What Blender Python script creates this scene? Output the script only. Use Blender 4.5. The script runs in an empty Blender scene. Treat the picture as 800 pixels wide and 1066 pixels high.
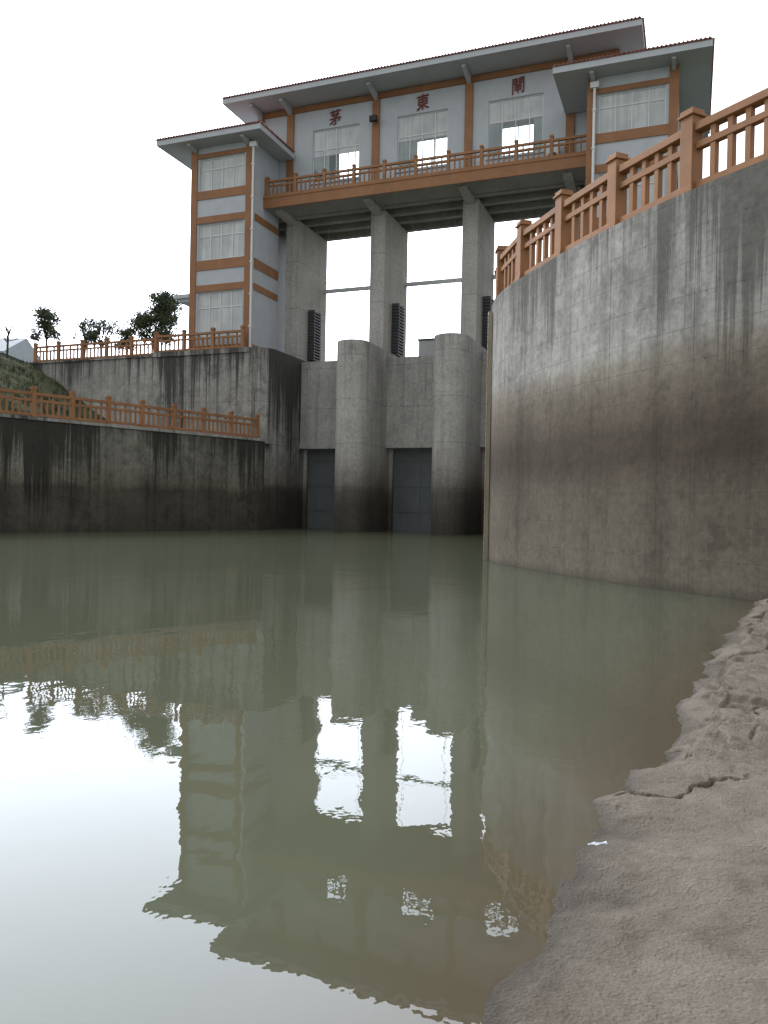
import bpy, bmesh, math, random
import numpy as np
from mathutils import Matrix, Vector, noise
random.seed(7)
sc=bpy.context.scene
COL=sc.collection
R=math.radians
# ---------------------------------------------------------------- nodes
class NT:
    def __init__(s,nt): s.nt=nt
    def n(s,t,**k):
        n=s.nt.nodes.new(t)
        for a,v in k.items(): setattr(n,a,v)
        return n
    def l(s,a,b): s.nt.links.new(a,b)
    def setin(s,sock,v):
        if isinstance(v,bpy.types.NodeSocket): s.l(v,sock)
        else: sock.default_value=v
    def math(s,op,a,b=0.0,c=0.0,clamp=False):
        n=s.n('ShaderNodeMath',operation=op); n.use_clamp=clamp
        s.setin(n.inputs[0],a); s.setin(n.inputs[1],b); s.setin(n.inputs[2],c)
        return n.outputs[0]
    def noise(s,vec,scale,detail=5,rough=.6,dist=0):
        n=s.n('ShaderNodeTexNoise'); s.l(vec,n.inputs['Vector'])
        n.inputs['Scale'].default_value=scale; n.inputs['Detail'].default_value=detail
        n.inputs['Roughness'].default_value=rough; n.inputs['Distortion'].default_value=dist
        return n.outputs['Fac']
    def scale(s,vec,sc_):
        n=s.n('ShaderNodeVectorMath',operation='MULTIPLY'); s.l(vec,n.inputs[0]); n.inputs[1].default_value=sc_
        return n.outputs[0]
    def mr(s,v,a,b,c,d,smooth=False):
        n=s.n('ShaderNodeMapRange'); n.clamp=True
        if smooth: n.interpolation_type='SMOOTHSTEP'
        s.setin(n.inputs[0],v)
        for i,x in enumerate((a,b,c,d)): n.inputs[i+1].default_value=x
        return n.outputs[0]
    def mix(s,f,a,b,mode='MIX'):
        n=s.n('ShaderNodeMix',data_type='RGBA',blend_type=mode)
        s.setin(n.inputs[0],f)
        for i,v in ((6,a),(7,b)):
            if not isinstance(v,bpy.types.NodeSocket): v=tuple(v)+((1,) if len(v)==3 else ())
            s.setin(n.inputs[i],v)
        return n.outputs[2]
    def ramp(s,f,stops):
        n=s.n('ShaderNodeValToRGB'); s.l(f,n.inputs[0]); e=n.color_ramp.elements
        while len(e)<len(stops): e.new(.5)
        for i,(p,c) in enumerate(stops):
            e[i].position=p; e[i].color=tuple(c)+(1,) if len(c)==3 else c
        return n.outputs[0]
def newmat(name):
    m=bpy.data.materials.new(name); m.use_nodes=True
    T=NT(m.node_tree); b=m.node_tree.nodes['Principled BSDF']
    T.b=b; T.pos=T.n('ShaderNodeNewGeometry').outputs['Position']
    return m,T
def bump(T,h,strength,dist=.02):
    n=T.n('ShaderNodeBump'); n.inputs['Strength'].default_value=strength; n.inputs['Distance'].default_value=dist
    T.l(h,n.inputs['Height']); T.l(n.outputs[0],T.b.inputs['Normal'])
def concrete(name,light,dark,zstops,zmax=12,streak=.6,streakcol=(.09,.085,.075),seamz=2.4,seamu=0,zoff=0,jit=1.0,ztop=None,drip=0,dripcol=(.035,.033,.03),patch=0,dlen=4.5,dth=.545,dtop=.12,board=.3,dsc=1.3):
    m,T=newmat(name)
    sx=T.n('ShaderNodeSeparateXYZ'); T.l(T.pos,sx.inputs[0]); z=sx.outputs[2]
    n1=T.noise(T.pos,.55,7,.62); n2=T.noise(T.scale(T.pos,(1.7,1.7,.10)),1,7,.7)
    n2b=T.noise(T.scale(T.pos,(6,6,.22)),1,5,.7)
    n3=T.noise(T.pos,7,9,.68); n4=T.noise(T.pos,1.5,8,.72,.4)
    c=T.mix(T.mr(n1,.33,.68,0,1),dark,light)
    c=T.mix(T.mr(n2,.50,.66,0,streak),c,streakcol)
    c=T.mix(T.mr(n2b,.56,.72,0,streak*.6),c,streakcol)
    if patch: 
        c=T.mix(T.mr(n4,.50,.62,0,patch),c,tuple(x*.45 for x in dark))
        c=T.mix(T.mr(n4,.44,.34,0,patch*.8),c,tuple(min(1,x*1.3) for x in light))
    c=T.mix(T.mr(n2,.40,.30,0,streak*.45),c,tuple(min(1,x*1.35) for x in light))
    if drip:
        n5=T.noise(T.scale(T.pos,(dsc,dsc,.03)),1,9,.85); n6=T.noise(T.scale(T.pos,(.35,.35,.06)),1,3,.5)
        ln=T.mr(T.math('SUBTRACT',ztop,z),0,dlen,dtop,-.12)
        q=T.math('ADD',T.math('ADD',n5,ln),T.math('MULTIPLY',T.math('SUBTRACT',n6,.5),.6))
        c=T.mix(T.mr(q,dth,dth+.085,0,drip),c,dripcol)
        c=T.mix(T.mr(q,.44,.36,0,drip*.35),c,tuple(min(1,x*1.35) for x in light))
    zn=T.math('ADD',z,T.math('MULTIPLY',T.math('SUBTRACT',n1,.5),1.6*jit))
    zn=T.math('ADD',zn,T.math('MULTIPLY',T.math('SUBTRACT',n2b,.5),1.2*jit))
    zn=T.math('ADD',zn,T.math('MULTIPLY',T.math('SUBTRACT',n4,.5),1.3*jit))
    zr=T.ramp(T.math('DIVIDE',zn,zmax),[(p/zmax,cc) for p,cc in zstops])
    c=T.mix(1.0,c,zr,'MULTIPLY')
    g=T.mr(n3,.25,.75,.68,1.24)
    gg=T.n('ShaderNodeCombineColor'); [T.l(g,gg.inputs[i]) for i in range(3)]
    c=T.mix(1.0,c,gg.outputs[0],'MULTIPLY')
    hb=T.math('MULTIPLY',n3,.6)
    if seamz:
        f=T.math('FRACT',T.math('ADD',T.math('DIVIDE',z,seamz),zoff))
        k=T.math('LESS_THAN',f,.012)
        c=T.mix(T.math('MULTIPLY',k,.4),c,(.05,.045,.04))
        hb=T.math('SUBTRACT',hb,k)
    if seamu:
        uv=T.n('ShaderNodeUVMap'); su=T.n('ShaderNodeSeparateXYZ'); T.l(uv.outputs[0],su.inputs[0])
        f=T.math('FRACT',T.math('DIVIDE',su.outputs[0],seamu))
        k=T.math('MULTIPLY',T.math('LESS_THAN',f,.008),T.mr(n4,.35,.6,.35,1))
        c=T.mix(T.math('MULTIPLY',k,.7),c,(.045,.04,.035))
        pn=T.n('ShaderNodeTexWhiteNoise',noise_dimensions='1D'); T.l(T.math('FLOOR',T.math('DIVIDE',su.outputs[0],seamu)),pn.inputs['W'])
        pg=T.mr(pn.outputs['Value'],0,1,.92,1.06); pc=T.n('ShaderNodeCombineColor'); [T.l(pg,pc.inputs[i]) for i in range(3)]
        c=T.mix(1.0,c,pc.outputs[0],'MULTIPLY')
        f2=T.math('FRACT',T.math('DIVIDE',su.outputs[1],.62)); k2=T.math('LESS_THAN',f2,.02)
        c=T.mix(T.math('MULTIPLY',k2,board),c,(.05,.045,.04))
        fu=T.math('SUBTRACT',T.math('FRACT',T.math('DIVIDE',su.outputs[0],.78)),.5); fv=T.math('SUBTRACT',T.math('FRACT',T.math('DIVIDE',su.outputs[1],1.24)),.5)
        rr=T.math('ADD',T.math('POWER',T.math('MULTIPLY',fu,.78),2),T.math('POWER',T.math('MULTIPLY',fv,1.24),2))
        k3=T.math('LESS_THAN',rr,.0004); c=T.mix(T.math('MULTIPLY',k3,.6),c,(.04,.035,.03))
        hb=T.math('SUBTRACT',hb,T.math('ADD',k,T.math('MULTIPLY',k2,.3)))
    T.l(c,T.b.inputs['Base Color']); T.b.inputs['Roughness'].default_value=.88
    bump(T,hb,.5,.03)
    return m
def paint(name,col,var=.15,rough=.6,dirt=.2,dirtcol=(.12,.11,.1)):
    m,T=newmat(name)
    n1=T.noise(T.pos,1.2,6,.6); n2=T.noise(T.scale(T.pos,(3,3,.3)),1,5,.65)
    c=T.mix(T.mr(n1,.3,.7,0,1),tuple(x*(1-var) for x in col),tuple(min(1,x*(1+var*.6)) for x in col))
    c=T.mix(T.mr(n2,.52,.75,0,dirt),c,dirtcol)
    T.l(c,T.b.inputs['Base Color']); T.b.inputs['Roughness'].default_value=rough
    bump(T,T.noise(T.pos,40,4,.6),.15,.01)
    return m
W=(1,1,1)
M={}
M['wallR']=concrete('concrete_curved',(.40,.40,.385),(.285,.282,.268),
   [(0,(.24,.215,.175)),(.2,(.37,.33,.27)),(1.0,(.355,.315,.258)),(1.9,(.31,.268,.215)),(2.3,(.23,.19,.148)),(2.6,(.175,.14,.105)),(3.1,(.20,.162,.123)),(3.5,(.30,.25,.20)),(4.1,(.44,.385,.32)),(4.6,(.70,.65,.585)),(4.95,W),(7.5,W)],zmax=8,streak=.5,streakcol=(.15,.143,.132),seamz=0,seamu=2.35,jit=.28,patch=.48,ztop=7.5,drip=.8,dripcol=(.08,.077,.07),dlen=3.8,board=.42,dsc=1.9)
M['pier']=concrete('concrete_pier',(.47,.46,.435),(.37,.36,.34),
   [(0,(.15,.135,.11)),(1.5,(.19,.17,.142)),(2.4,(.29,.265,.23)),(2.8,(.52,.49,.45)),(3.8,(.84,.82,.79)),(5,W),(12,W)],streak=.38,seamz=2.6,jit=.38,patch=.24,ztop=11.3,drip=.45,dripcol=(.14,.135,.125))
M['column']=concrete('concrete_column',(.46,.445,.42),(.37,.36,.335),[(0,W),(24,W)],zmax=24,streak=.25,seamz=3.1,zoff=.3)
M['abut']=concrete('concrete_abutment',(.39,.38,.355),(.24,.235,.22),
   [(0,(.15,.135,.115)),(1.9,(.19,.17,.145)),(2.5,(.28,.255,.22)),(2.95,(.66,.63,.59)),(4.6,W),(12,W)],streak=.5,streakcol=(.08,.077,.07),seamz=2.6,jit=.38,ztop=11,drip=.92,dripcol=(.038,.036,.032),patch=.55,dlen=8,dth=.51,dsc=1.9)
M['upper']=concrete('concrete_light',(.40,.39,.365),(.28,.275,.26),[(0,W),(12,W)],streak=.5,seamz=0,ztop=11,drip=.85,patch=.45,dth=.52,dsc=1.9)
M['low']=concrete('concrete_dark_bank_wall',(.27,.265,.23),(.13,.127,.107),
   [(0,(.24,.225,.195)),(1.2,(.30,.275,.235)),(2.15,(.34,.31,.265)),(2.5,(.68,.64,.57)),(3.3,(.92,.9,.87)),(6,W)],zmax=8,streak=.55,streakcol=(.045,.042,.035),seamz=0,seamu=5.2,jit=.2,ztop=5.25,drip=.93,dripcol=(.022,.021,.017),patch=.6,dlen=4.6,dth=.50,dtop=.10,board=.12,dsc=2.1)
M['slab']=concrete('concrete_soffit',(.33,.315,.285),(.24,.23,.21),[(0,W),(30,W)],zmax=30,streak=.15,seamz=0)
M['orange']=paint('orange_paint',(.285,.130,.052),.18,.6,.2)
M['orange_rail']=paint('orange_rail_paint',(.305,.143,.058),.22,.65,.3)
M['white']=paint('white_wall_paint',(.46,.495,.53),.07,.75,.16,(.3,.3,.31))
M['soffit']=paint('soffit_paint',(.46,.49,.52),.05,.75,.12,(.3,.3,.3))
M['frame']=paint('window_frame_paint',(.64,.67,.68),.03,.4,.05)
M['steel']=paint('dark_steel',(.05,.055,.058),.3,.5,.3)
M['black']=paint('black_paint',(.015,.015,.016),.2,.6,.0)
M['gate']=paint('gate_steel',(.115,.13,.132),.15,.6,.45,(.07,.065,.052))
M['red']=paint('red_letter_paint',(.17,.025,.016),.1,.5,.05)
M['grey']=paint('grey_box_paint',(.33,.34,.34),.1,.6,.3)
M['bark']=paint('bark',(.06,.045,.035),.3,.9,.2)
M['yellow']=paint('weathered_gauge',(.34,.29,.21),.2,.6,.5,(.1,.08,.06))
M['blue_roof']=paint('blue_grey_roof',(.27,.32,.37),.1,.6,.2)
M['house_wall']=paint('house_wall_paint',(.33,.35,.36),.1,.7,.2)
M['litter']=paint('litter_plastic',(.55,.60,.66),.1,.3,.0)
m,T=newmat('roof_tile'); w=T.n('ShaderNodeTexWave'); w.inputs['Scale'].default_value=1.5; T.l(T.pos,w.inputs[0])
c=T.mix(w.outputs['Fac'],(.15,.05,.035),(.22,.08,.055)); T.l(c,T.b.inputs['Base Color']); bump(T,w.outputs['Fac'],.6,.05); M['tile']=m
m,T=newmat('curtained_glass')
n=T.noise(T.scale(T.pos,(7,7,.25)),1,4,.6); n2=T.noise(T.pos,.9,3,.5)
c=T.mix(T.mr(n,.35,.65,0,1),(.40,.43,.43),(.54,.57,.57)); c=T.mix(T.mr(n2,.42,.62,0,.5),c,(.27,.30,.31))
T.l(c,T.b.inputs['Base Color']); T.b.inputs['Roughness'].default_value=.1; T.b.inputs['Specular IOR Level'].default_value=.9; M['curtain']=m
m,T=newmat('clear_glass'); nt=m.node_tree
tr=T.n('ShaderNodeBsdfTransparent'); tr.inputs[0].default_value=(.9,.93,.93,1); gl=T.n('ShaderNodeBsdfGlossy'); gl.inputs['Roughness'].default_value=.03
fr=T.n('ShaderNodeFresnel'); fr.inputs[0].default_value=1.5; mx=T.n('ShaderNodeMixShader'); T.l(fr.outputs[0],mx.inputs[0]); T.l(tr.outputs[0],mx.inputs[1]); T.l(gl.outputs[0],mx.inputs[2])
T.l(mx.outputs[0],nt.nodes['Material Output'].inputs[0]); M['glass']=m
# water
m,T=newmat('murky_water'); nt=m.node_tree
sx=T.n('ShaderNodeSeparateXYZ'); T.l(T.pos,sx.inputs[0])
n1=T.noise(T.scale(T.pos,(1.0,.6,1)),1.1,3,.5,.3); n2=T.noise(T.scale(T.pos,(1.3,.9,1)),5,3,.55); n3=T.noise(T.pos,.22,3,.5)
h=T.math('ADD',T.math('MULTIPLY',n1,1.0),T.math('MULTIPLY',n2,.13))
h=T.math('MULTIPLY',h,T.mr(n3,.35,.65,.45,1.1))
nq=T.noise(T.pos,40,2,.5); nk=T.noise(T.pos,26,1,.5)
for (cx,cy,rad,amp) in ((-.14,3.2,.034,.7),(.47,2.87,.038,.75),(.17,3.0,.015,.4)):
    d=T.n('ShaderNodeVectorMath',operation='DISTANCE'); T.l(T.pos,d.inputs[0]); d.inputs[1].default_value=(cx,cy,0)
    dd=T.math('ADD',d.outputs['Value'],T.math('MULTIPLY',T.math('SUBTRACT',nq,.5),.06))
    s_=T.math('SINE',T.math('MULTIPLY',dd,230)); e=T.mr(d.outputs['Value'],rad*.5,rad,1,0,True)
    e=T.math('MULTIPLY',e,T.mr(nk,.46,.60,.0,1))
    h=T.math('ADD',h,T.math('MULTIPLY',T.math('MULTIPLY',s_,e),amp*.075))
bp=T.n('ShaderNodeBump'); bp.inputs['Strength'].default_value=1; bp.inputs['Distance'].default_value=.0078; T.l(h,bp.inputs['Height'])
df=T.n('ShaderNodeBsdfDiffuse'); at=T.n('ShaderNodeAttribute'); at.attribute_name='shallow'
base=T.mix(T.mr(n3,.3,.7,0,1),(.093,.103,.068),(.104,.114,.078)); base=T.mix(T.math('MULTIPLY',at.outputs['Fac'],.9),base,(.088,.072,.048))
T.l(base,df.inputs[0])
gl=T.n('ShaderNodeBsdfGlossy'); T.l(T.mr(sx.outputs[1],6.5,13,0,.075,True),gl.inputs['Roughness']); T.l(bp.outputs[0],gl.inputs['Normal'])
gl.inputs['Color'].default_value=(.92,.94,.96,1)
fr=T.n('ShaderNodeFresnel'); fr.inputs[0].default_value=1.46; T.l(bp.outputs[0],fr.inputs['Normal'])
mx=T.n('ShaderNodeMixShader'); T.l(T.math('MINIMUM',fr.outputs[0],.55),mx.inputs[0]); T.l(df.outputs[0],mx.inputs[1]); T.l(gl.outputs[0],mx.inputs[2])
T.l(mx.outputs[0],nt.nodes['Material Output'].inputs[0]); M['water']=m
# bank
m,T=newmat('muddy_stone_bank')
n1=T.noise(T.pos,.9,8,.65); n2=T.noise(T.pos,14,8,.7); n3=T.noise(T.pos,60,5,.7); n4=T.noise(T.pos,3.2,8,.7,.5)
vo=T.n('ShaderNodeTexVoronoi'); vo.inputs['Scale'].default_value=22; T.l(T.pos,vo.inputs[0])
vs=T.n('ShaderNodeTexVoronoi'); vs.inputs['Scale'].default_value=75; T.l(T.pos,vs.inputs[0])
c=T.mix(T.mr(n1,.3,.7,0,1),(.175,.148,.115),(.25,.22,.178)); c=T.mix(T.mr(n4,.47,.62,0,.7),c,(.32,.288,.24)); c=T.mix(T.mr(n4,.45,.35,0,.6),c,(.112,.092,.07))
c=T.mix(T.mr(n2,.35,.7,0,.5),c,(.275,.243,.198)); c=T.mix(T.mr(n3,.55,.72,0,.6),c,(.085,.07,.053))
c=T.mix(T.mr(vo.outputs['Distance'],.0,.16,.4,0),c,(.37,.34,.29))
c=T.mix(T.mr(vs.outputs['Distance'],.05,.3,.3,0),c,(.33,.30,.25))
at=T.n('ShaderNodeAttribute'); at.attribute_name='crevice_shade'
c=T.mix(T.math('MULTIPLY',at.outputs['Fac'],T.mr(n2,.3,.6,1,.5)),c,(.045,.037,.028))  # occlusion shade painted dark into ledge risers, plate joints and the crack
sx=T.n('ShaderNodeSeparateXYZ'); T.l(T.pos,sx.inputs[0]); 
c=T.mix(T.mr(T.math('ADD',sx.outputs[2],T.math('MULTIPLY',n2,.03)),.018,.07,.75,0),c,(.06,.050,.037))
T.l(c,T.b.inputs['Base Color']); T.l(T.mr(sx.outputs[2],.01,.05,.45,.92),T.b.inputs['Roughness'])
hb=T.math('ADD',T.math('MULTIPLY',n2,1.0),T.math('ADD',T.math('MULTIPLY',n3,.7),T.math('MULTIPLY',n4,1.6)))
hb=T.math('SUBTRACT',hb,T.math('MULTIPLY',vs.outputs['Distance'],.35))
bump(T,hb,1,.034); M['bank']=m
m,T=newmat('grass_ground'); n1=T.noise(T.pos,.5,8,.7); n2=T.noise(T.pos,9,6,.7)
c=T.mix(T.mr(n1,.35,.65,0,1),(.03,.045,.014),(.062,.074,.028)); c=T.mix(T.mr(n2,.4,.7,0,.6),c,(.09,.09,.045)); T.l(c,T.b.inputs['Base Color']); T.b.inputs['Roughness'].default_value=.95
bump(T,n2,1,.1); M['grass']=m
m,T=newmat('leaves'); oi=T.noise(T.pos,1.6,3,.5); c=T.mix(T.mr(oi,.35,.65,0,1),(.028,.045,.018),(.08,.105,.04)); T.l(c,T.b.inputs['Base Color']); T.b.inputs['Roughness'].default_value=.7; M['leaf']=m

# ---------------------------------------------------------------- geometry helpers
FR=Matrix.Translation((2.4,47,0))@Matrix.Rotation(R(-21),4,'Z')
ID=Matrix.Identity(4)
def loc2w(s,w,z=0): return FR@Vector((s,w,z))
def box(bm,x0,x1,y0,y1,z0,z1):
    v=[bm.verts.new(p) for p in ((x0,y0,z0),(x1,y0,z0),(x1,y1,z0),(x0,y1,z0),(x0,y0,z1),(x1,y0,z1),(x1,y1,z1),(x0,y1,z1))]
    for f in ((0,3,2,1),(4,5,6,7),(0,1,5,4),(1,2,6,5),(2,3,7,6),(3,0,4,7)): bm.faces.new([v[i] for i in f])
def prism(bm,poly,z0,z1):
    a=[bm.verts.new((x,y,z0)) for x,y in poly]; b=[bm.verts.new((x,y,z1)) for x,y in poly]
    n=len(poly)
    bm.faces.new(a[::-1]); bm.faces.new(b)
    for i in range(n): bm.faces.new((a[i],a[(i+1)%n],b[(i+1)%n],b[i]))
def prism_x(bm,x0,x1,prof):
    a=[bm.verts.new((x0,y,z)) for y,z in prof]; b=[bm.verts.new((x1,y,z)) for y,z in prof]; n=len(prof)
    bm.faces.new(a); bm.faces.new(b[::-1])
    for i in range(n): bm.faces.new((a[i],b[i],b[(i+1)%n],a[(i+1)%n]))
def cyl(bm,p0,p1,r0,r1=None,seg=10):
    r1=r0 if r1 is None else r1
    p0=Vector(p0); p1=Vector(p1); d=(p1-p0).normalized(); q=d.to_track_quat('Z','Y')
    A=[];B=[]
    for i in range(seg):
        a=2*math.pi*i/seg; o=Vector((math.cos(a),math.sin(a),0))
        A.append(bm.verts.new(p0+q@(o*r0))); B.append(bm.verts.new(p1+q@(o*r1)))
    for i in range(seg): bm.faces.new((A[i],A[(i+1)%seg],B[(i+1)%seg],B[i]))
    bm.faces.new(A[::-1]); bm.faces.new(B)
class Thing:
    def __init__(s,name,label,cat,base=(0,0,0),frame=FR,group=None):
        s.base=Vector(base)
        e=bpy.data.objects.new(name,None); e.empty_display_size=.5
        e.matrix_world=frame@Matrix.Translation(base); COL.objects.link(e)
        e['label']=label; e['category']=cat
        if group: e['group']=group
        s.e=e; s.parts=[]
    def part(s,name,fn,mat,parent=None,label=None,bevel=0,smooth=False):
        bm=bmesh.new(); fn(bm)
        bmesh.ops.translate(bm,verts=bm.verts,vec=-s.base)
        bmesh.ops.recalc_face_normals(bm,faces=bm.faces)
        me=bpy.data.meshes.new(name); bm.to_mesh(me); bm.free()
        o=bpy.data.objects.new(name,me); COL.objects.link(o); o.parent=parent or s.e
        me.materials.append(M[mat] if isinstance(mat,str) else mat)
        if smooth:
            for p in me.polygons: p.use_smooth=True
        if bevel:
            b=o.modifiers.new('bevel','BEVEL'); b.width=bevel; b.segments=2; b.limit_method='ANGLE'
        if label: o['label']=label
        s.parts.append(o); return o
    def clone(s,delta_local):
        e=s.e.copy(); COL.objects.link(e); e.matrix_world=s.e.matrix_world@Matrix.Translation(delta_local)
        mp={s.e:e}
        for p in s.parts:
            c=p.copy(); COL.objects.link(c); c.parent=mp[p.parent]; mp[p]=c
        return e
# ---------------------------------------------------------------- gatehouse
B=Thing('sluice_gatehouse','white and orange gatehouse with tiled roofs standing on tall concrete piers','building',base=(-1.3,4,11.1))
def wallgrid(bm,s0,s1,z0,z1,w0,w1,ops):
    xs=sorted({s0,s1,*[o[0] for o in ops],*[o[1] for o in ops]}); 
    for a,b in zip(xs,xs[1:]):
        mid=(a+b)/2; cur=z0
        for o in sorted([o for o in ops if o[0]<mid<o[1]],key=lambda o:o[2]):
            if o[2]>cur: box(bm,a,b,w0,w1,cur,o[2])
            cur=o[3]
        if cur<z1: box(bm,a,b,w0,w1,cur,z1)
mainw=[(-8.78,-5.5,22.5,25.9),(-2.92,.35,22.5,25.9),(2.88,6.15,22.5,25.9)]
rearw=[(a-.6,b+1.3,22.3,27.2) for a,b,c,d in mainw]
S0,S1=-12.8,10.4
def f(bm):
    wallgrid(bm,S0,S1,21.1,27.55,2.0,2.3,mainw); wallgrid(bm,S0,S1,21.1,27.55,7.2,7.5,rearw)
    box(bm,S0,S0+.3,2.3,7.2,21.1,27.55); box(bm,S1-.3,S1,2.3,7.2,21.1,27.55)
B.part('wall',f,'white')
def f(bm):
    box(bm,S0,S1,2.0,7.5,20.8,21.098)
    for w0,w1 in ((2.05,2.45),(3.5,3.85),(4.9,5.25),(6.5,6.9)): box(bm,S0,9.1,w0,w1,20.38,20.798)
B.part('floor_slab',f,'slab')
for c0 in (-10.4,-4.35,1.68,7.72): B.part('pilaster',lambda bm:box(bm,c0-.24,c0+.24,1.86,1.998,21.1,27.16),'orange')
B.part('pilaster',lambda bm:box(bm,S0-.02,S0+.4,1.85,1.996,21.1,27.15),'orange')
B.part('trim_band',lambda bm:box(bm,S0,S1,1.88,1.997,27.2,27.54),'orange')
def window(x0,x1,z0,z1,w,cols,row,see=False,name='window'):
    def fr(bm):
        t=.06
        box(bm,x0,x1,w,w+.1,z0,z0+t);box(bm,x0,x1,w,w+.1,z1-t,z1)
        box(bm,x0,x0+t,w,w+.1,z0+t,z1-t);box(bm,x1-t,x1,w,w+.1,z0+t,z1-t)
        zr=z0+(z1-z0)*row
        box(bm,x0+t,x1-t,w+.005,w+.095,zr-t/2,zr+t/2)
        for i in range(1,cols):
            c=x0+(x1-x0)*i/cols; box(bm,c-.025,c+.025,w+.002,w+.098,z0+t,zr-t/2); box(bm,c-.025,c+.025,w+.002,w+.098,zr+t/2,z1-t)
    wd=B.part(name,fr,'frame')
    if see:
        B.part('glass',lambda bm:box(bm,x0+.05,x1-.05,w+.045,w+.052,z0+.05,z0+(z1-z0)*see[0]),'glass',parent=wd)
        zr=z0+(z1-z0)*see[0]; xa=x0+(x1-x0)*see[1]; xb=x0+(x1-x0)*see[2]
        B.part('curtain',lambda bm:box(bm,x0+.05,x1-.05,w+.04,w+.06,zr,z1-.05),'curtain',parent=wd)
        B.part('curtain',lambda bm:box(bm,x0+.05,xa,w+.055,w+.075,z0+.05,zr-.002),'curtain',parent=wd)
        if xb<x1-.1: B.part('curtain',lambda bm:box(bm,xb,x1-.05,w+.055,w+.075,z0+.05,zr-.002),'curtain',parent=wd)
    else:
        B.part('glass',lambda bm:box(bm,x0+.05,x1-.05,w+.04,w+.06,z0+.05,z1-.05),'curtain',parent=wd)
sees=[(.50,.34,.98),(.54,.40,1.0),(.60,.26,.82)]
for i,(a,b,c,d) in enumerate(mainw): window(a,b,c,d,2.1,4,.62,see=sees[i])
for (a,b,c,d) in rearw:
    def fr(bm):
        box(bm,a,b,7.3,7.38,c,c+.08);box(bm,a,b,7.3,7.38,d-.08,d); box(bm,a,b,7.301,7.379,25.0,25.06)
        for i in range(5):
            x=a+(b-a)*i/4; box(bm,max(a,x-.03),min(b,x+.03),7.302,7.378,c+.08,25.0); box(bm,max(a,x-.03),min(b,x+.03),7.302,7.378,25.06,d-.08)
    B.part('rear_window',fr,'frame')
for (a,b,c,d) in mainw: B.part('window_sill',lambda bm:box(bm,a-.1,b+.1,1.9,1.999,c-.12,c-.002),'white')
B.part('balcony',lambda bm:box(bm,-11.19,9.14,0.02,1.998,20.45,21.05),'slab')
B.part('balcony_fascia',lambda bm:(box(bm,-11.19,9.14,-.08,.018,20.38,21.12),box(bm,-11.19,9.14,-.12,-.082,21.0,21.15)),'orange')
def roofblock(name,poly,ztop,th,rect,rise,eave_edges):
    r=B.part(name,lambda bm:prism(bm,poly,ztop-th,ztop),'soffit')
    def ti(bm):
        x0,x1,y0,y1=rect; cx=min((y1-y0)/2,(x1-x0)/2)*.95
        x0-=.08; y0-=.08
        z=ztop+.002
        a=[bm.verts.new(p) for p in ((x0,y0,z),(x1,y0,z),(x1,y1,z),(x0,y1,z))]
        a2=[bm.verts.new(p) for p in ((x0,y0,z+.10),(x1,y0,z+.10),(x1,y1,z+.10),(x0,y1,z+.10))]
        b=[bm.verts.new(p) for p in ((x0+cx,y0+cx,z+rise),(x1-cx,y0+cx,z+rise),(x1-cx,y1-cx,z+rise),(x0+cx,y1-cx,z+rise))]
        bm.faces.new(a[::-1]); bm.faces.new(b)
        for i in range(4):
            j=(i+1)%4; bm.faces.new((a[i],a[j],a2[j],a2[i])); bm.faces.new((a2[i],a2[j],b[j],b[i]))
        for (p,q) in eave_edges:
            p=Vector(p);q=Vector(q);L=(q-p).length;n=int(L/.2);d=(q-p)/n
            nrm=Vector((d.y,-d.x)).normalized()
            for k in range(n):
                c=p+d*(k+.5); o=c+nrm*.14; i_=c-nrm*.3
                cyl(bm,(o.x,o.y,z+.07),(i_.x,i_.y,z+.12),.055,.055,6)
    B.part('roof_tiles',ti,'tile',parent=r)
    return r
roofblock('roof',[(-14.4,0),(11.7,0),(11.7,9.2),(-14.4,9.2)],27.92,.32,(-14.35,11.65,.05,9.15),1.3,[((-14.35,.05),(11.65,.05)),((11.65,.05),(11.65,9.1))])
roofblock('wing_roof',[(-17.5,-2.7),(-10.0,-2.7),(-10.0,1.85),(-12.85,1.85),(-12.85,8),(-17.5,8)],24.48,.32,(-17.45,-10.05,-2.65,1.8),.7,[((-17.45,-2.65),(-10.05,-2.65)),((-10.05,-2.65),(-10.05,1.7))])
roofblock('wing_roof',[(7.45,-2.7),(15.2,-2.7),(15.2,8),(10.45,8),(10.45,1.85),(7.45,1.85)],24.66,.32,(7.5,15.15,-2.65,1.8),.7,[((7.5,-2.65),(15.15,-2.65)),((15.15,-2.65),(15.15,7.9))])
for c0 in (-12.6,-10.4,-4.35,1.68,7.72): B.part('eave_bracket',lambda bm:prism_x(bm,c0-.11,c0+.11,[(.5,27.58),(.5,27.42),(1.9,27.1),(1.9,27.58)]),'soffit')
for c0 in (-15.3,-11.45): B.part('eave_bracket',lambda bm:prism_x(bm,c0-.1,c0+.1,[(-2.4,24.14),(-2.4,24.02),(-1.6,23.84),(-1.6,24.14)]),'soffit')
for c0 in (9.4,13.4): B.part('eave_bracket',lambda bm:prism_x(bm,c0-.1,c0+.1,[(-2.4,24.32),(-2.4,24.2),(-1.6,24.02),(-1.6,24.32)]),'soffit')
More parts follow.
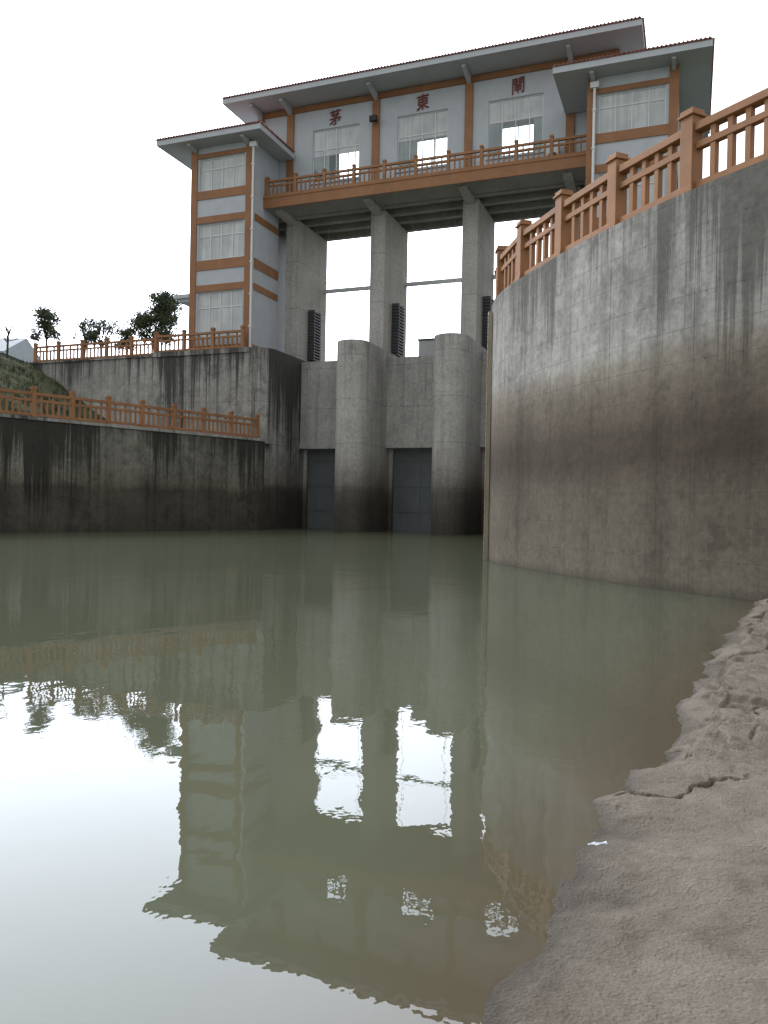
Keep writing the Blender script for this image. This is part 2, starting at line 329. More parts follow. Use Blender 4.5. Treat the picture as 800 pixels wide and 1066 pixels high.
def wing(a,b,wa,wb,ztop):
    ops=[(wa,wb,21.4,23.45),(wa,wb,17.0,19.3),(wa,wb,12.05,14.95)]
    def f(bm):
        wallgrid(bm,a,b,11.1,ztop,-1.5,-1.2,ops); box(bm,a,b,-1.2,1.99,11.1,ztop)
        if a<0: box(bm,a,-12.81,1.99,7.5,11.1,ztop)
        else: box(bm,10.41,b,1.99,7.5,11.1,ztop)
    B.part('wing_wall',f,'white')
    for o in ops: window(*o,-1.4,4,.66)
    for z0,z1 in ((23.47,23.75),(20.85,21.38),(19.32,19.75),(16.35,16.97),(14.98,15.4),(11.1,11.55)):
        def g(bm):
            box(bm,a+.4,b-.4,-1.56,-1.5025,z0,z1)
        B.part('trim_band',g,'orange')
        if z1<20: B.part('trim_band',lambda bm:box(bm,b+.002,b+.05,-1.1,1.98,z0,z1),'orange')
        B.part('trim_band',lambda bm:box(bm,a-.05,a-.002,-1.1,1.98,z0,z1),'orange')
    B.part('pilaster',lambda bm:box(bm,a-.06,a+.4,-1.58,-1.5015,11.1,ztop-.05),'orange')
    B.part('pilaster',lambda bm:(box(bm,b-.4,b+.06,-1.58,-1.5015,11.1,ztop-.05),box(bm,b+.003,b+.06,-1.5,-1.3,11.1,ztop-.05)),'orange')
wing(-15.57,-11.2,-15.02,-11.75,24.15); wing(9.16,13.6,9.7,13.05,24.33)
def pipe(s_,w_,ztop):
    def f(bm):
        cyl(bm,(s_,w_,11.1),(s_,w_,ztop-.6),.075); box(bm,s_-.22,s_+.22,w_-.12,w_+.12,ztop-.6,ztop-.3)
        for z in np.arange(12.5,ztop-1,2): box(bm,s_-.1,s_+.1,w_-.09,w_+.09,z,z+.08)
    B.part('downpipe',f,'frame')
pipe(-11.0,-1.72,24.2); pipe(9.5,-1.76,24.3)
B.part('canopy',lambda bm:(box(bm,-17.5,-15.63,-.6,3.2,15.0,15.25),box(bm,-17.3,-15.63,-.4,3.0,14.8,14.998)),'soffit')
def glyph(ch,s_,zc,h):
    cu=bpy.data.curves.new('character','FONT'); cu.body=ch; cu.size=h; cu.extrude=.03; cu.offset=.004; cu.align_x='CENTER'; cu.align_y='CENTER'
    o=bpy.data.objects.new('tmp',cu); COL.objects.link(o)
    dg=bpy.context.evaluated_depsgraph_get(); me=bpy.data.meshes.new_from_object(o.evaluated_get(dg))
    bpy.data.objects.remove(o)
    if not len(me.vertices): return
    for v in me.vertices:   # strokes rise to the right, as in brush writing
        v.co.y+=.10*v.co.x
    xs=[v.co.x for v in me.vertices]; ys=[v.co.y for v in me.vertices]
    cx=(min(xs)+max(xs))/2; cy=(min(ys)+max(ys))/2; k=h/(max(ys)-min(ys))
    me.transform(Matrix.Translation((s_,1.955,zc))@Matrix.Rotation(R(90),4,'X')@Matrix.Diagonal((k*.82,k,1,1))@Matrix.Translation((-cx,-cy,0)))
    me.transform(Matrix.Translation(-B.base))
    me.materials.clear(); me.materials.append(M['red'])
    p=bpy.data.objects.new('sign_character',me); COL.objects.link(p); p.parent=B.e; p['label']='dark red raised character '+ch
for ch,s_ in (('茅',-7.2),('東',-1.28),('閘',4.65)): glyph(ch,s_,26.53,1.0)
F=Thing('floodlight','black floodlight on an orange pilaster of the gatehouse','lamp',base=(-4.35,1.6,25.7))
F.part('lamp_housing',lambda bm:(box(bm,-4.6,-4.1,1.35,1.6,25.6,25.95),cyl(bm,(-4.35,1.6,25.8),(-4.35,1.72,25.88),.14,.06,14)),'black',bevel=.03)
F.part('bracket',lambda bm:box(bm,-4.4,-4.3,1.7,1.858,25.82,25.95),'black')
A=Thing('air_conditioner','pale air conditioner unit standing on the balcony','air conditioner',base=(6.8,1.2,21.1))
A.part('housing',lambda bm:box(bm,6.5,7.2,1.3,1.7,21.3,22.6),'frame',bevel=.03)
A.part('fan_grille',lambda bm:[cyl(bm,(6.85,1.295,21.75),(6.85,1.27,21.75),.28,.28,18)],'steel')
for x0 in (6.55,7.07): A.part('foot',lambda bm:box(bm,x0,x0+.08,1.3,1.7,21.08,21.298),'steel')

# ---------------------------------------------------------------- piers
def nosepoly(c,r=1.0,wc=-1.0,wb=7.2):
    p=[(c-r,wb),]
    n=24
    for i in range(n+1):
        a=math.pi+math.pi*i/n; p.append((c+r*math.cos(a),wc+r*math.sin(a)))
    p.append((c+r,wb)); return p
C=[-10.4,-4.31,1.75,7.81]
def column_parts(P,c):
    P.part('column',lambda bm:box(bm,c-.5,c+.5,2.5,6.85,11.1 if c<-9 else 11.32,20.375),'column',bevel=.03)
    P.part('corbel',lambda bm:prism_x(bm,c-.26,c+.26,[(.5,20.44),(.5,20.32),(2.49,20.08),(2.49,20.44)]),'column')
    def g(bm):
        x=c+.503
        box(bm,x,x+.5,3.98,4.06,11.35,14.8); box(bm,x,x+.5,4.84,4.92,11.35,14.8); box(bm,x,x+.06,4.061,4.839,11.35,14.8)
        for k in range(17): z=11.4+k*.2; box(bm,x+.061,x+.52,3.9,5.0,z,z+.09)
    P.part('gate_guide',g,'steel')
P0=Thing('sluice_pier','tall pale concrete column beside the gatehouse wing','pier',base=(C[0],2,11.1),group='sluice piers'); column_parts(P0,C[0])
c=C[1]
P1=Thing('sluice_pier','round nosed concrete pier rising from water to a tall column','pier',base=(c,0,0),group='sluice piers')
P1.part('pier_base',lambda bm:prism(bm,nosepoly(c),-3,11.3),'pier',bevel=.04)
column_parts(P1,c)
for i in (2,3): P1.clone((C[i]-c,0,0))
b0,b1=C[1]+1.002,C[2]-1.002
BW=Thing('breast_wall','stained concrete breast wall above a closed sluice gate','wall',base=(b0,2.1,5.2),group='breast walls')
BW.part('wall_panel',lambda bm:(box(bm,b0,b1,2.1,2.6,5.2,10.9),box(bm,b0,b1,2.602,6.9,10.4,10.88)),'pier')
BW.part('bottom_beam',lambda bm:box(bm,b0,b1,2.0,2.098,5.2,5.6),'pier')
SG=Thing('sluice_gate','grey steel sluice gate lowered into the water','gate',base=(b0,2.9,0),group='sluice gates')
SG.part('gate_panel',lambda bm:box(bm,b0,b1,2.9,3.1,-1,5.6),'gate')
def f(bm):
    for z in (1.2,2.8,4.4): box(bm,b0+.27,b1-.27,2.86,2.898,z,z+.07)
    box(bm,(b0+b1)/2-.03,(b0+b1)/2+.03,2.862,2.896,-.5,5.2)
SG.part('gate_rib',f,'gate')
for x0,x1 in ((b0+.003,b0+.25),(b1-.25,b1-.003)): SG.part('gate_frame',lambda bm:box(bm,x0,x1,2.62,2.79,-1,5.19),'pier')
HB=Thing('cross_beam','slim concrete cross beam between tall sluice columns','beam',base=(b0,6.5,16.6),group='cross beams')
HB.part('beam',lambda bm:box(bm,C[1]+.502,C[2]-.502,6.4,6.7,16.6,16.82),'frame')
HB.part('handrail',lambda bm:(cyl(bm,(C[1]+.502,6.45,17.25),(C[2]-.502,6.45,17.25),.02,.02,6)),'grey')
HC=Thing('hoist_cable','thin steel hoist cable hanging above the gate','cable',base=(C[1]+1.6,4.6,10.9),group='hoist cables')
HC.part('cable',lambda bm:cyl(bm,(C[1]+1.6,4.6,10.9),(C[1]+1.6,4.6,20.5),.018,.018,6),'grey')
HC.clone((2.9,0,0)); HC.clone((-6.06,0,0)); HC.clone((-3.16,0,0))
for th in (BW,SG,HB):
    for k in (-1,1): th.clone(((C[2]-C[1])*k*1.0,0,0))
K=Thing('control_box','grey steel control cabinet on the sluice deck','cabinet',base=(-.6,3,10.9))
K.part('cabinet_body',lambda bm:(box(bm,-1.5,.3,2.7,3.9,10.9,12.0)),'grey',bevel=.03)
K.part('cabinet_lid',lambda bm:(box(bm,-1.58,.38,2.62,3.98,12.002,12.08)),'steel')
# ---------------------------------------------------------------- abutments
def arc(cx,cy,r,a0,a1,n=8): return [(cx+r*math.cos(R(a0+(a1-a0)*i/n)),cy+r*math.sin(R(a0+(a1-a0)*i/n))) for i in range(n+1)]
LA=Thing('abutment_wall','dark streaked concrete abutment with a rounded corner under the gatehouse wing','wall',base=(-13,-2.4,0))
LA.part('wall_body',lambda bm:prism(bm,[(-17.7,8),(-17.7,-2.4)]+arc(-10.6,-1.2,1.2,270,360)+[(-9.4,8)],-3,11.08),'abut')
LA.part('coping',lambda bm:box(bm,-17.75,-10.6,-2.5,-2.402,10.8,11.09),'upper')
UW=Thing('upper_retaining_wall','pale weathered retaining wall behind the grassy slope','wall',base=(-23,-1.5,5))
UW.part('wall_body',lambda bm:box(bm,-34,-17.702,-1.7,-1.3,3,11.0),'upper')
UW.part('coping',lambda bm:box(bm,-34,-17.76,-1.8,-1.2,11.002,11.1),'upper')
RA=Thing('abutment_wall','concrete abutment carrying the gatehouse wing beside the curved wall','wall',base=(14,-2.4,0))
RA.part('wall_body',lambda bm:prism(bm,[(8.85,8),(8.85,-2.4),(22,-2.4),(22,8)],-3,11.08),'abut')
lw=[(-7.2,47.6),(-7.4,46.9),(-17.4,36),(-27,25.6),(-38,13.5),(-52,-4)]
def offset(pts,d):
    out=[]
    for i,p in enumerate(pts):
        a=Vector(pts[max(0,i-1)]); b=Vector(pts[min(len(pts)-1,i+1)]); t=(b-a).normalized(); out.append((p[0]-t.y*d,p[1]+t.x*d))
    return out
def ribbonwall(T_,name,pts,th,z0,z1,mat,side=1):
    off=offset(pts,th*side)
    def f(bm):
        uvl=bm.loops.layers.uv.new('UVMap')
        L=[0]
        for a,b in zip(pts,pts[1:]): L.append(L[-1]+(Vector(b)-Vector(a)).length)
        n=len(pts)
        A=[bm.verts.new((p[0],p[1],z0)) for p in pts]; Bv=[bm.verts.new((p[0],p[1],z1)) for p in pts]
        Cv=[bm.verts.new((p[0],p[1],z1)) for p in off]; D=[bm.verts.new((p[0],p[1],z0)) for p in off]
        def q(vs,uv):
            fc=bm.faces.new(vs)
            for l,u in zip(fc.loops,uv): l[uvl].uv=u
        for i in range(n-1):
            q((A[i],A[i+1],Bv[i+1],Bv[i]),((L[i],z0),(L[i+1],z0),(L[i+1],z1),(L[i],z1)))
            q((Bv[i],Bv[i+1],Cv[i+1],Cv[i]),((L[i],z1),(L[i+1],z1),(L[i+1],z1),(L[i],z1)))
            q((Cv[i],Cv[i+1],D[i+1],D[i]),((L[i],z1),(L[i+1],z1),(L[i+1],z0),(L[i],z0)))
        q((A[0],Bv[0],Cv[0],D[0]),((0,z0),(0,z1),(.1,z1),(.1,z0))); q((A[-1],D[-1],Cv[-1],Bv[-1]),((0,z0),(0,z1),(.1,z1),(.1,z0)))
    return T_.part(name,f,mat)
LW=Thing('low_bank_wall','dark algae stained concrete bank wall along the water','wall',base=(-12,41.6,0),frame=ID)
ribbonwall(LW,'wall_body',lw,.6,-3,5.25,'low',side=-1)
ribbonwall(LW,'coping',offset(lw,.06),.75,5.252,5.4,'abut',side=-1)
key=[(9.5,41.3),(7.0,37),(5.3,33),(4.3,29.5),(3.6,26.8),(3.25,24.8),(3.09,23.5),(3.2,21.9),(3.66,20.2),(4.34,18),(5.45,15.35),(6.5,13.5),(7.7,11.9),(9.3,10.2),(11.4,8.5),(14.5,7),(19,6)]
def catmull(k,n=8):
    out=[]
    for i in range(len(k)-1):
        p0=Vector(k[max(0,i-1)]);p1=Vector(k[i]);p2=Vector(k[i+1]);p3=Vector(k[min(len(k)-1,i+2)])
        for j in range(n):
            t=j/n; out.append(tuple(.5*((2*p1)+(p2-p0)*t+(2*p0-5*p1+4*p2-p3)*t*t+(3*p1-p0-3*p2+p3)*t**3)))
    out.append(tuple(k[-1])); return out
cw=catmull(key)
ZW=7.56
CW=Thing('curved_retaining_wall','tall curved concrete retaining wall with brown waterline stains','wall',base=(4.5,18,0),frame=ID)
ow=ribbonwall(CW,'wall_body',cw,.7,-2,ZW,'wallR',side=1)
G=Thing('water_level_gauge','weathered yellow water gauge board fixed to the curved wall','gauge',base=(3.02,23.5,0),frame=ID)
G.part('gauge_board',lambda bm:box(bm,2.96,3.07,23.4,23.55,-1,7.3),'yellow')
def f(bm):
    box(bm,2.954,2.959,23.39,23.405,-.5,7.2)
    for k in range(36): box(bm,2.952,2.9595,23.4,23.47 if k%5 else 23.52,.2*k,.2*k+.03)
G.part('gauge_marks',f,'steel')
# ---------------------------------------------------------------- railings
def resample(pts,sp,start=0):
    P=[Vector(p) for p in pts]; L=[0]
    for a,b in zip(P,P[1:]): L.append(L[-1]+(b-a).length)
    tot=L[-1]-start
    n=max(1,round(tot/sp)); out=[]
    for k in range(n+1):
        d=start+tot*k/n if not start else start+min(sp*k,tot)
        for i in range(len(P)-1):
            if d<=L[i+1]+1e-6: t=(d-L[i])/(L[i+1]-L[i]); out.append(P[i].lerp(P[i+1],t)); break
    return out
def mkmesh(name,fn,mat):
    bm=bmesh.new(); fn(bm); bmesh.ops.recalc_face_normals(bm,faces=bm.faces); me=bpy.data.meshes.new(name); bm.to_mesh(me); bm.free(); me.materials.append(M[mat]); return me
def railing(label,pts,z,sp,h=1.25,pw=.11,start=0,t=.045,n=7,bev=0):
    P=resample(pts,sp,start); e=bpy.data.objects.new('railing',None); COL.objects.link(e)
    e['label']=label; e['category']='railing'; e.location=(P[0].x,P[0].y,z)
    def post(bm):
        box(bm,-pw,pw,-pw,pw,0,h*1.14); box(bm,-pw*1.3,pw*1.3,-pw*1.3,pw*1.3,h*1.14,h*1.18)
        box(bm,-pw*1.05,pw*1.05,-pw*1.05,pw*1.05,h*1.18,h*1.25)
        box(bm,-pw*1.2,pw*1.2,-pw*1.2,pw*1.2,-.02,.12)
    L=(P[1]-P[0]).length
    def panel(bm):
        a=-L/2+pw; b=L/2-pw
        box(bm,a,b,-t*1.5,t*1.5,h*.90,h*1.02)
        box(bm,a,b,-t,t,h*.64,h*.74); box(bm,a,b,-t,t,h*.05,h*.16)
        for i in range(1,n):
            x=a+(b-a)*i/n
            box(bm,x-t*.8,x+t*.8,-t*.8,t*.8,h*.16,h*.64)
        for i in sorted({1,n//2,n-n//2,n-1}):
            x=a+(b-a)*i/n; box(bm,x-t*.8,x+t*.8,-t*.8,t*.8,h*.74,h*.90)
    pm=mkmesh('post',post,'orange_rail'); am=mkmesh('panel',panel,'orange_rail')
    def bv(o):
        if bev: b=o.modifiers.new('bevel','BEVEL'); b.width=bev; b.segments=2; b.limit_method='ANGLE'
    for i,p in enumerate(P):
        o=bpy.data.objects.new('post',pm); COL.objects.link(o); o.parent=e; bv(o)
        q=P[min(i+1,len(P)-1)]-P[max(i-1,0)]
        o.location=(p.x-P[0].x,p.y-P[0].y,0); o.rotation_euler=(0,0,math.atan2(q.y,q.x))
        if i+1<len(P):
            o=bpy.data.objects.new('railing_panel',am); COL.objects.link(o); o.parent=e; bv(o)
            d=P[i+1]-p; mdl=(p+P[i+1])/2-P[0]; o.location=(mdl.x,mdl.y,0); o.rotation_euler=(0,0,math.atan2(d.y,d.x)); o.scale=(d.length/L,1,1)
railing('orange painted concrete railing along the top of the curved wall',offset(cw[22:120],.22),ZW,2.12,1.28,.15,start=.73,t=.075,n=5,bev=.012)
railing('orange railing along the low dark bank wall',offset(lw[1:5],-.25),5.4,1.9,1.15,.1,t=.05,n=6)
w2=lambda a:tuple(loc2w(*a)[:2])
railing('orange railing on the abutment terrace beside the gatehouse',[w2((-28.2,-1.6)),w2((-18,-1.6))],11.1,1.9,1.1,.1,t=.055,n=6)
railing('orange railing on the abutment edge below the gatehouse wing',[w2((-17.6,-2.25)),w2((-11.2,-2.25))],11.09,1.9,1.1,.1,t=.055,n=6)
railing('orange railing along the front of the gatehouse balcony',[w2((-11.0,.1)),w2((9.0,.1))],21.12,2.0,1.05,.09,t=.05,n=6)

# ---------------------------------------------------------------- ground, water
def struct(name,me,mat):
    o=bpy.data.objects.new(name,me); COL.objects.link(o); o['kind']='structure'; me.materials.append(M[mat]); return o
WL=[(-3.5,-8),(-1.3,-3),(-.55,0),(-.12,1.5),(.20,2.3),(.57,2.75),(.72,3.2),(.91,3.6),(1.27,4.4),(1.87,5.2),(2.30,6.2),(3.08,7.7),(4.08,9.56),(5.05,11.3),(5.9,12.8),(6.7,14.2)]
def sdist(X,Y):
    best=np.full(X.shape,1e9); sg=np.ones(X.shape)
    for (a,b),(c,d) in zip(WL,WL[1:]):
        dx,dy=c-a,d-b; t=np.clip(((X-a)*dx+(Y-b)*dy)/(dx*dx+dy*dy),0,1)
        px,py=X-(a+t*dx),Y-(b+t*dy); dd=np.hypot(px,py); m_=dd<best
        cr=px*dy-py*dx
        sg=np.where(m_,np.sign(cr),sg); best=np.where(m_,dd,best)
    return best*sg
def gridmesh(name,xs,ys,Z,smooth=True):
    nx,ny=len(xs),len(ys); X,Y=np.meshgrid(xs,ys)
    co=np.stack([X,Y,Z],-1).reshape(-1,3).astype(np.float32)
    idx=np.arange(nx*ny).reshape(ny,nx)
    q=np.stack([idx[:-1,:-1],idx[:-1,1:],idx[1:,1:],idx[1:,:-1]],-1).reshape(-1,4)
    me=bpy.data.meshes.new(name); me.vertices.add(len(co)); me.vertices.foreach_set('co',co.ravel())
    me.loops.add(q.size); me.loops.foreach_set('vertex_index',q.ravel().astype(np.int32)); me.polygons.add(len(q))
    me.polygons.foreach_set('loop_start',(np.arange(len(q))*4).astype(np.int32)); me.polygons.foreach_set('use_smooth',np.full(len(q),smooth))
    me.update(calc_edges=True); me.validate(); return me
xs=np.concatenate([np.arange(-3,-.5,.1),np.arange(-.5,3,.011),np.arange(3,8,.024),np.arange(8,12,.15)]); ys=np.concatenate([np.arange(-6,1.5,.2),np.arange(1.5,6,.013),np.arange(6,15.5,.024)])
X,Y=np.meshgrid(xs,ys); D=sdist(X,Y)-.05
def sstep(e0,e1,x):
    t=min(1,max(0,(x-e0)/(e1-e0))); return t*t*(3-2*t)
CR=[Vector(p) for p in ((1.20,4.02),(1.30,4.06),(1.40,4.00),(1.52,3.99),(1.64,4.10),(1.80,4.16),(1.95,4.25),(2.1,4.3))]
def crackd(x,y):
    p=Vector((x,y)); b=9
    for a,c_ in zip(CR,CR[1:]):
        d=c_-a; t=min(1,max(0,(p-a).dot(d)/d.length_squared)); q=p-(a+d*t)
        if q.length<b: b=q.length
    return b
def terr(v,st,sharp):
    q=v/st; k=math.floor(q); fr_=q-k; return (k+sstep(0,sharp,fr_))*st, (1-abs(fr_/(sharp*.8)-.4)) if fr_<sharp*.8 else 0
Z=np.zeros_like(D); CV=np.zeros_like(D)
for j in range(X.shape[0]):
    for i in range(X.shape[1]):
        d=D[j,i]
        if d<-.6: Z[j,i]=-.35; continue
        x,y=float(X[j,i]),float(Y[j,i])
        if x>.53*y+.8 and y<12: 
            Z[j,i]=.15*d+.05; continue
        n0=noise.noise((x*.9,y*.9,0)); n1=noise.noise((x*2.6,y*2.6,3)); n15=noise.noise((x*5.5,y*5.5,6)); n16=noise.noise((x*12,y*12,7)); n2=noise.fractal((x*9,y*9,1),.7,2.1,4)
        rk=sstep(3.3,4.7,y+n0*.7+n1*.3-x*.1)
        d2=d+n1*.09+n0*.08+n15*.04+n16*.025
        z=.14*d2 if d2>0 else .45*d2
        cv=0
        if d2>-.12:
            along=x*.47+y*.88
            v=d2*.17+n1*.022+n0*.03+n15*.010+n16*.005+.014*math.sin(along*1.7)
            t1,c1=terr(v,.06,.14); t1-=v
            sl=noise.cell((math.floor(along*.7+n0*1.3+n15*.12)*3.1,math.floor(d2*1.2+n1*.5)*5.7,0))
            v2=v*1.0+sl*.05; t2,c2=terr(v2,.09,.11); t2-=v2
            a=min(1,max(0,(d2+.02)*4))
            wx_=(along*.75+n1*.2+n16*.05, (x*.88-y*.47)*1.4+n0*.3+n15*.10,0.0)
            ds,pp=noise.voronoi(Vector(wx_)); jt=1-sstep(.01,.035,ds[1]-ds[0]); tilt=(noise.cell(pp[0]*5.3+Vector((.5,.5,.5)))-.5)
            jt*=sstep(-.1,.2,n15+n1*.4)
            z+=a*(rk*(t1*1.15+t2*.8-.018*jt+tilt*.04)+(1-rk)*(t1*.12+n15*.006+n16*.003))
            z+=a*.010+n1*.012*(1-rk)
            cv=a*rk*max(c1*.6,c2*.55,jt*.75)  # mask for the painted shade at risers and joints
        z+=n2*(.006+.002*rk)*min(1,max(.3,d2*4))
        if 3.7<y<4.6 and x>1.1:
            qx=x+.03*noise.noise((x*9,y*9,4)); qy=y+.06*noise.noise((x*7,y*7,9))+.03*noise.noise((x*22,y*22,9))
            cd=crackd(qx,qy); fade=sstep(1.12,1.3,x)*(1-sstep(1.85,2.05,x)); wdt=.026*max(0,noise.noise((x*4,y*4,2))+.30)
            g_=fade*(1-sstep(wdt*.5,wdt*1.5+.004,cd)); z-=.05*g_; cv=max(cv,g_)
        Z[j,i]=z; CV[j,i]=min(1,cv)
me=gridmesh('ground',xs,ys,Z,True); at=me.attributes.new('crevice_shade','FLOAT','POINT'); at.data.foreach_set('value',CV.ravel().astype(np.float32))
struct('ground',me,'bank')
wx=np.concatenate([[-400,-100,-30],np.arange(-8,9,.2),[20,60,400]]); wy=np.concatenate([[-300,-40,-10],np.arange(-4,16,.2),[30,60,150,600]])
WX,WY=np.meshgrid(wx,wy); me=gridmesh('water',wx,wy,np.zeros_like(WX))
sh=np.clip(1+sdist(WX,WY)/1.1,0,1)**1.3; sh=np.where((WY>14)|(WY<-5),0,sh)
at=me.attributes.new('shallow','FLOAT','POINT'); at.data.foreach_set('value',sh.ravel().astype(np.float32))
struct('water',me,'water')
def polysheet(name,pts,z,mat):
    bm=bmesh.new(); bm.faces.new([bm.verts.new((p[0],p[1],z)) for p in pts]); bmesh.ops.triangulate(bm,faces=bm.faces); me=bpy.data.meshes.new(name); bm.to_mesh(me); bm.free()
    return struct(name,me,mat)
back=offset(cw,.6)
polysheet('ground',back+[(300,6),(300,300),(60,300),tuple(loc2w(21,7)[:2]),tuple(loc2w(9.2,7)[:2])],7.4,'grass')
def lws(w_):
    return -9.2+(w_+3.6)*(5.4/13.8)
bm=bmesh.new()
wv=np.concatenate([np.linspace(-60,-20,20),np.linspace(-19.5,-1.75,45)]); dv=np.concatenate([np.linspace(.6,24,60),[40,80,200]])
g=[]
for w_ in wv:
    r=[]
    for d in dv:
        s_=lws(w_)-d; zz=5.2+min(5.75,max(0,(-19-s_)*.62)); 
        if zz>5.3: zz+=noise.fractal((s_*.6,w_*.6,0),.8,2,4)*.18
        r.append(bm.verts.new(loc2w(s_,w_,min(zz,11.0))))
    g.append(r)
for a,b in zip(g,g[1:]):
    for i in range(len(dv)-1): bm.faces.new((a[i+1],a[i],b[i],b[i+1]))
bmesh.ops.recalc_face_normals(bm,faces=bm.faces)
me=bpy.data.meshes.new('hill'); bm.to_mesh(me); bm.free(); struct('hill',me,'grass')
polysheet('ground',[loc2w(-300,-1.2)[:2],loc2w(-9.6,-1.2)[:2],loc2w(-9.6,60)[:2],loc2w(-300,300)[:2]],10.95,'grass')
bm=bmesh.new(); rg=random.Random(3)
for _ in range(5200):
    w_=rg.uniform(-22,-2); s_=lws(w_)-rg.uniform(.9,22); zz=5.2+min(5.75,max(0,(-19-s_)*.62))
    p=loc2w(s_,w_,zz-.02); a=rg.uniform(0,6.28); hh=rg.uniform(.12,.38); l=Vector((math.cos(a),math.sin(a),0))
    for k in range(3):
        o=Vector((rg.uniform(-.12,.12),rg.uniform(-.12,.12),0)); tip=p+o+Vector((rg.uniform(-.12,.12),rg.uniform(-.12,.12),hh))
        bm.faces.new([bm.verts.new(v) for v in (p+o-l*.03,p+o+l*.03,tip)])
me=bpy.data.meshes.new('grass_tufts'); bm.to_mesh(me); bm.free(); me.materials.append(M['grass']); o=bpy.data.objects.new('grass_tufts',me); COL.objects.link(o); o['kind']='stuff'
# ---------------------------------------------------------------- trees
def tree(x,y,z,h,cr,ch,seed,n,label,bare=False):
    rg=random.Random(seed); t=Thing('tree',label,'tree',base=(x,y,z),frame=ID,group='terrace trees')
    tips=[]
    def tr(bm):
        p=Vector((x,y,z)); q=p+Vector((rg.uniform(-.2,.2),rg.uniform(-.2,.2),h-ch*.75)); cyl(bm,p,q,.12,.08,8)
        for k in range(15):
            a=rg.uniform(0,6.28); r=cr*rg.uniform(.2,.95); e=q+Vector((math.cos(a)*r,math.sin(a)*r,ch*rg.uniform(-.15,.6))); st=q.lerp(p,rg.uniform(0,.2))
            cyl(bm,st,e,.045,.012,5); tips.append(e)
            for j in range(3):
                e2=e+Vector((rg.uniform(-.4,.4),rg.uniform(-.4,.4),rg.uniform(0,.5)))*cr*.5; cyl(bm,st.lerp(e,.6),e2,.02,.006,4); tips.append(e2)
        tips.append(q+Vector((0,0,ch*.65))); tips.append(q+Vector((0,0,ch*.3)))
    t.part('trunk',tr,'bark')
    if bare: return
    def cr_(bm):
        for c in tips:
            rr=cr*rg.uniform(.18,.36)
            for k in range(n//len(tips)):
                d=Vector((rg.gauss(0,1),rg.gauss(0,1),rg.gauss(0,.7)))*rr*.6; p=c+d; s=rg.uniform(.05,.11)
                u=Vector((rg.uniform(-1,1),rg.uniform(-1,1),rg.uniform(-1,1))).normalized(); v=u.orthogonal().normalized()
                bm.faces.new([bm.verts.new(p+a*s*u+b*s*v*.6) for a,b in ((-1,0),(0,-1),(1,0),(0,1))])
    t.part('crown',cr_,'leaf')
tree(-26.4,62,10.95,5.5,1.45,2.7,1,3400,'small dark broadleaf tree behind the terrace railing')
tree(-25.2,66,10.95,5.7,1.1,2.3,2,1100,'thin sparse young tree behind the terrace railing')
tree(-23.6,66,10.95,5.7,1.35,2.4,3,1700,'thin sparse young tree behind the terrace railing')
tree(-18.0,62,10.95,6.8,2.2,4.0,4,13000,'dense dark evergreen tree beside the gatehouse')
tree(-20.6,63,10.95,4.3,1.2,1.8,5,1800,'low bushy tree beside the gatehouse')
tree(-32.5,68,10.95,6.8,1.1,2.8,6,0,'bare leafless young tree on the slope top',bare=True)
H=Thing('distant_house','low grey house with blue grey pitched roof','house',base=(-47,92,10.95),frame=ID)
H.part('house_wall',lambda bm:box(bm,-56,-42.5,88,98,10.95,17.9),'house_wall')
H.part('house_roof',lambda bm:prism_x(bm,-56.5,-42,[(87.3,17.8),(93,20.4),(98.7,17.8),(98.7,17.6),(87.3,17.6)]),'blue_roof')
for x0 in (-54,-51,-48,-45): H.part('house_window',lambda bm:box(bm,x0,x0+1.6,87.9,87.99,15,16.8),'steel')
L=Thing('plastic_scrap','small pale crumpled plastic sliver at the edge of the muddy bank','litter',base=(.93,3.42,.06),frame=ID)
def f(bm):
    g=[[bm.verts.new((.90+i*.018,3.40+j*.007+i*.004,.070+.004*math.sin(i*2.1+j*1.3))) for i in range(6)] for j in range(4)]
    for j in range(3):
        for i in range(5): bm.faces.new((g[j][i],g[j][i+1],g[j+1][i+1],g[j+1][i]))
L.part('sheet',f,'litter')
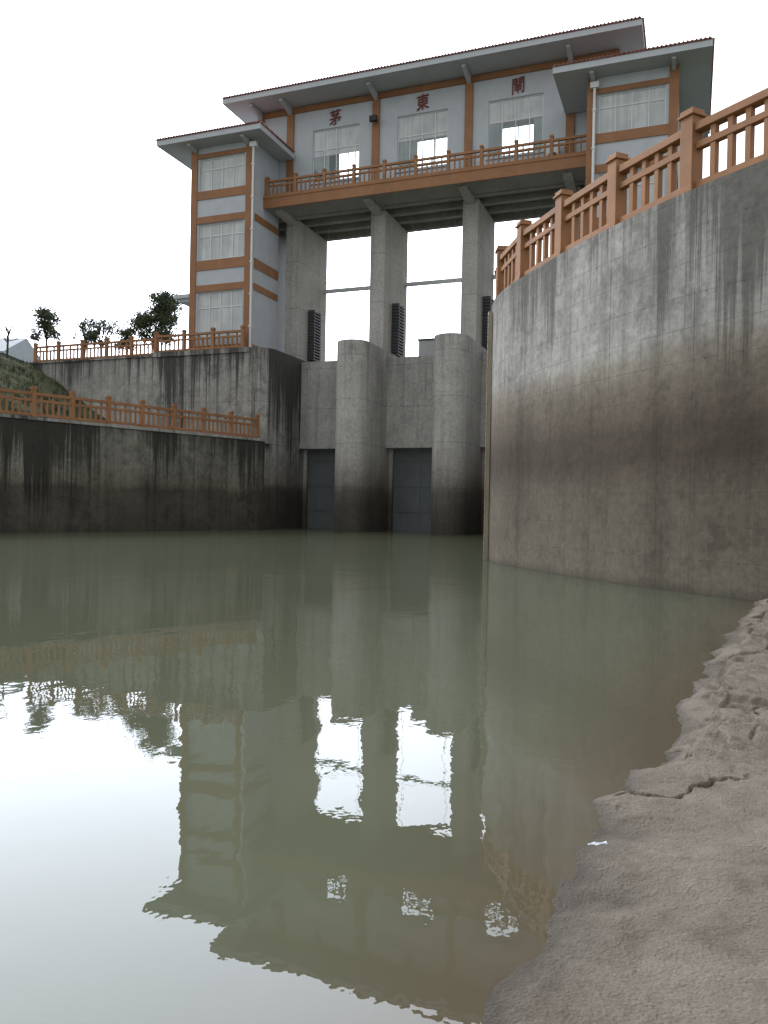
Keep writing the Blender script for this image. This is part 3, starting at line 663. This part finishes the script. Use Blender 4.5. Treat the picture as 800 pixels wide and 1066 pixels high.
# ---------------------------------------------------------------- light
wd=bpy.data.worlds.new('World'); sc.world=wd; wd.use_nodes=True; T=NT(wd.node_tree); bg=wd.node_tree.nodes['Background']
sun_dir=Vector((-.62,.42,.66)).normalized()
el=math.asin(sun_dir.z); az=math.atan2(sun_dir.x,sun_dir.y)
sky=T.n('ShaderNodeTexSky',sky_type='NISHITA'); sky.sun_disc=False; sky.sun_elevation=el; sky.sun_rotation=az; sky.dust_density=4; sky.air_density=1.5
tc=T.n('ShaderNodeTexCoord'); dt=T.n('ShaderNodeVectorMath',operation='DOT_PRODUCT'); T.l(tc.outputs['Generated'],dt.inputs[0]); dt.inputs[1].default_value=tuple(Vector((-.35,.86,.36)).normalized())
fd=T.mr(dt.outputs['Value'],.62,1,0,1,True)
v=T.math('ADD',T.mr(dt.outputs['Value'],-.6,.8,8.8,14),T.math('MULTIPLY',fd,46))
cc=T.n('ShaderNodeCombineColor'); T.l(T.math('MULTIPLY',v,T.math('SUBTRACT',.965,T.math('MULTIPLY',fd,.065))),cc.inputs[0]); T.l(T.math('MULTIPLY',v,T.math('SUBTRACT',.972,T.math('MULTIPLY',fd,.02))),cc.inputs[1]); T.l(T.math('MULTIPLY',v,T.math('ADD',.98,T.math('MULTIPLY',fd,.08))),cc.inputs[2])
T.l(T.mix(.88,sky.outputs[0],cc.outputs[0]),bg.inputs[0]); bg.inputs[1].default_value=.1
sl=bpy.data.lights.new('sun','SUN'); sl.energy=.9; sl.angle=R(12); sl.color=(1,.95,.88); so=bpy.data.objects.new('sun',sl); COL.objects.link(so)
so.rotation_euler=sun_dir.to_track_quat('Z','Y').to_euler()
# ---------------------------------------------------------------- camera
cam=bpy.data.cameras.new('camera'); co=bpy.data.objects.new('camera',cam); COL.objects.link(co); sc.camera=co
cam.sensor_fit='VERTICAL'; cam.sensor_height=36; cam.lens=28; cam.clip_end=2000; cam.clip_start=.05
co.matrix_world=Matrix.Translation((0,0,1.5))@Matrix.Rotation(R(90-.35),4,'X')@Matrix.Rotation(R(1.09),4,'Z')
sc.view_settings.view_transform='Standard'; sc.view_settings.look='None'; sc.view_settings.exposure=0
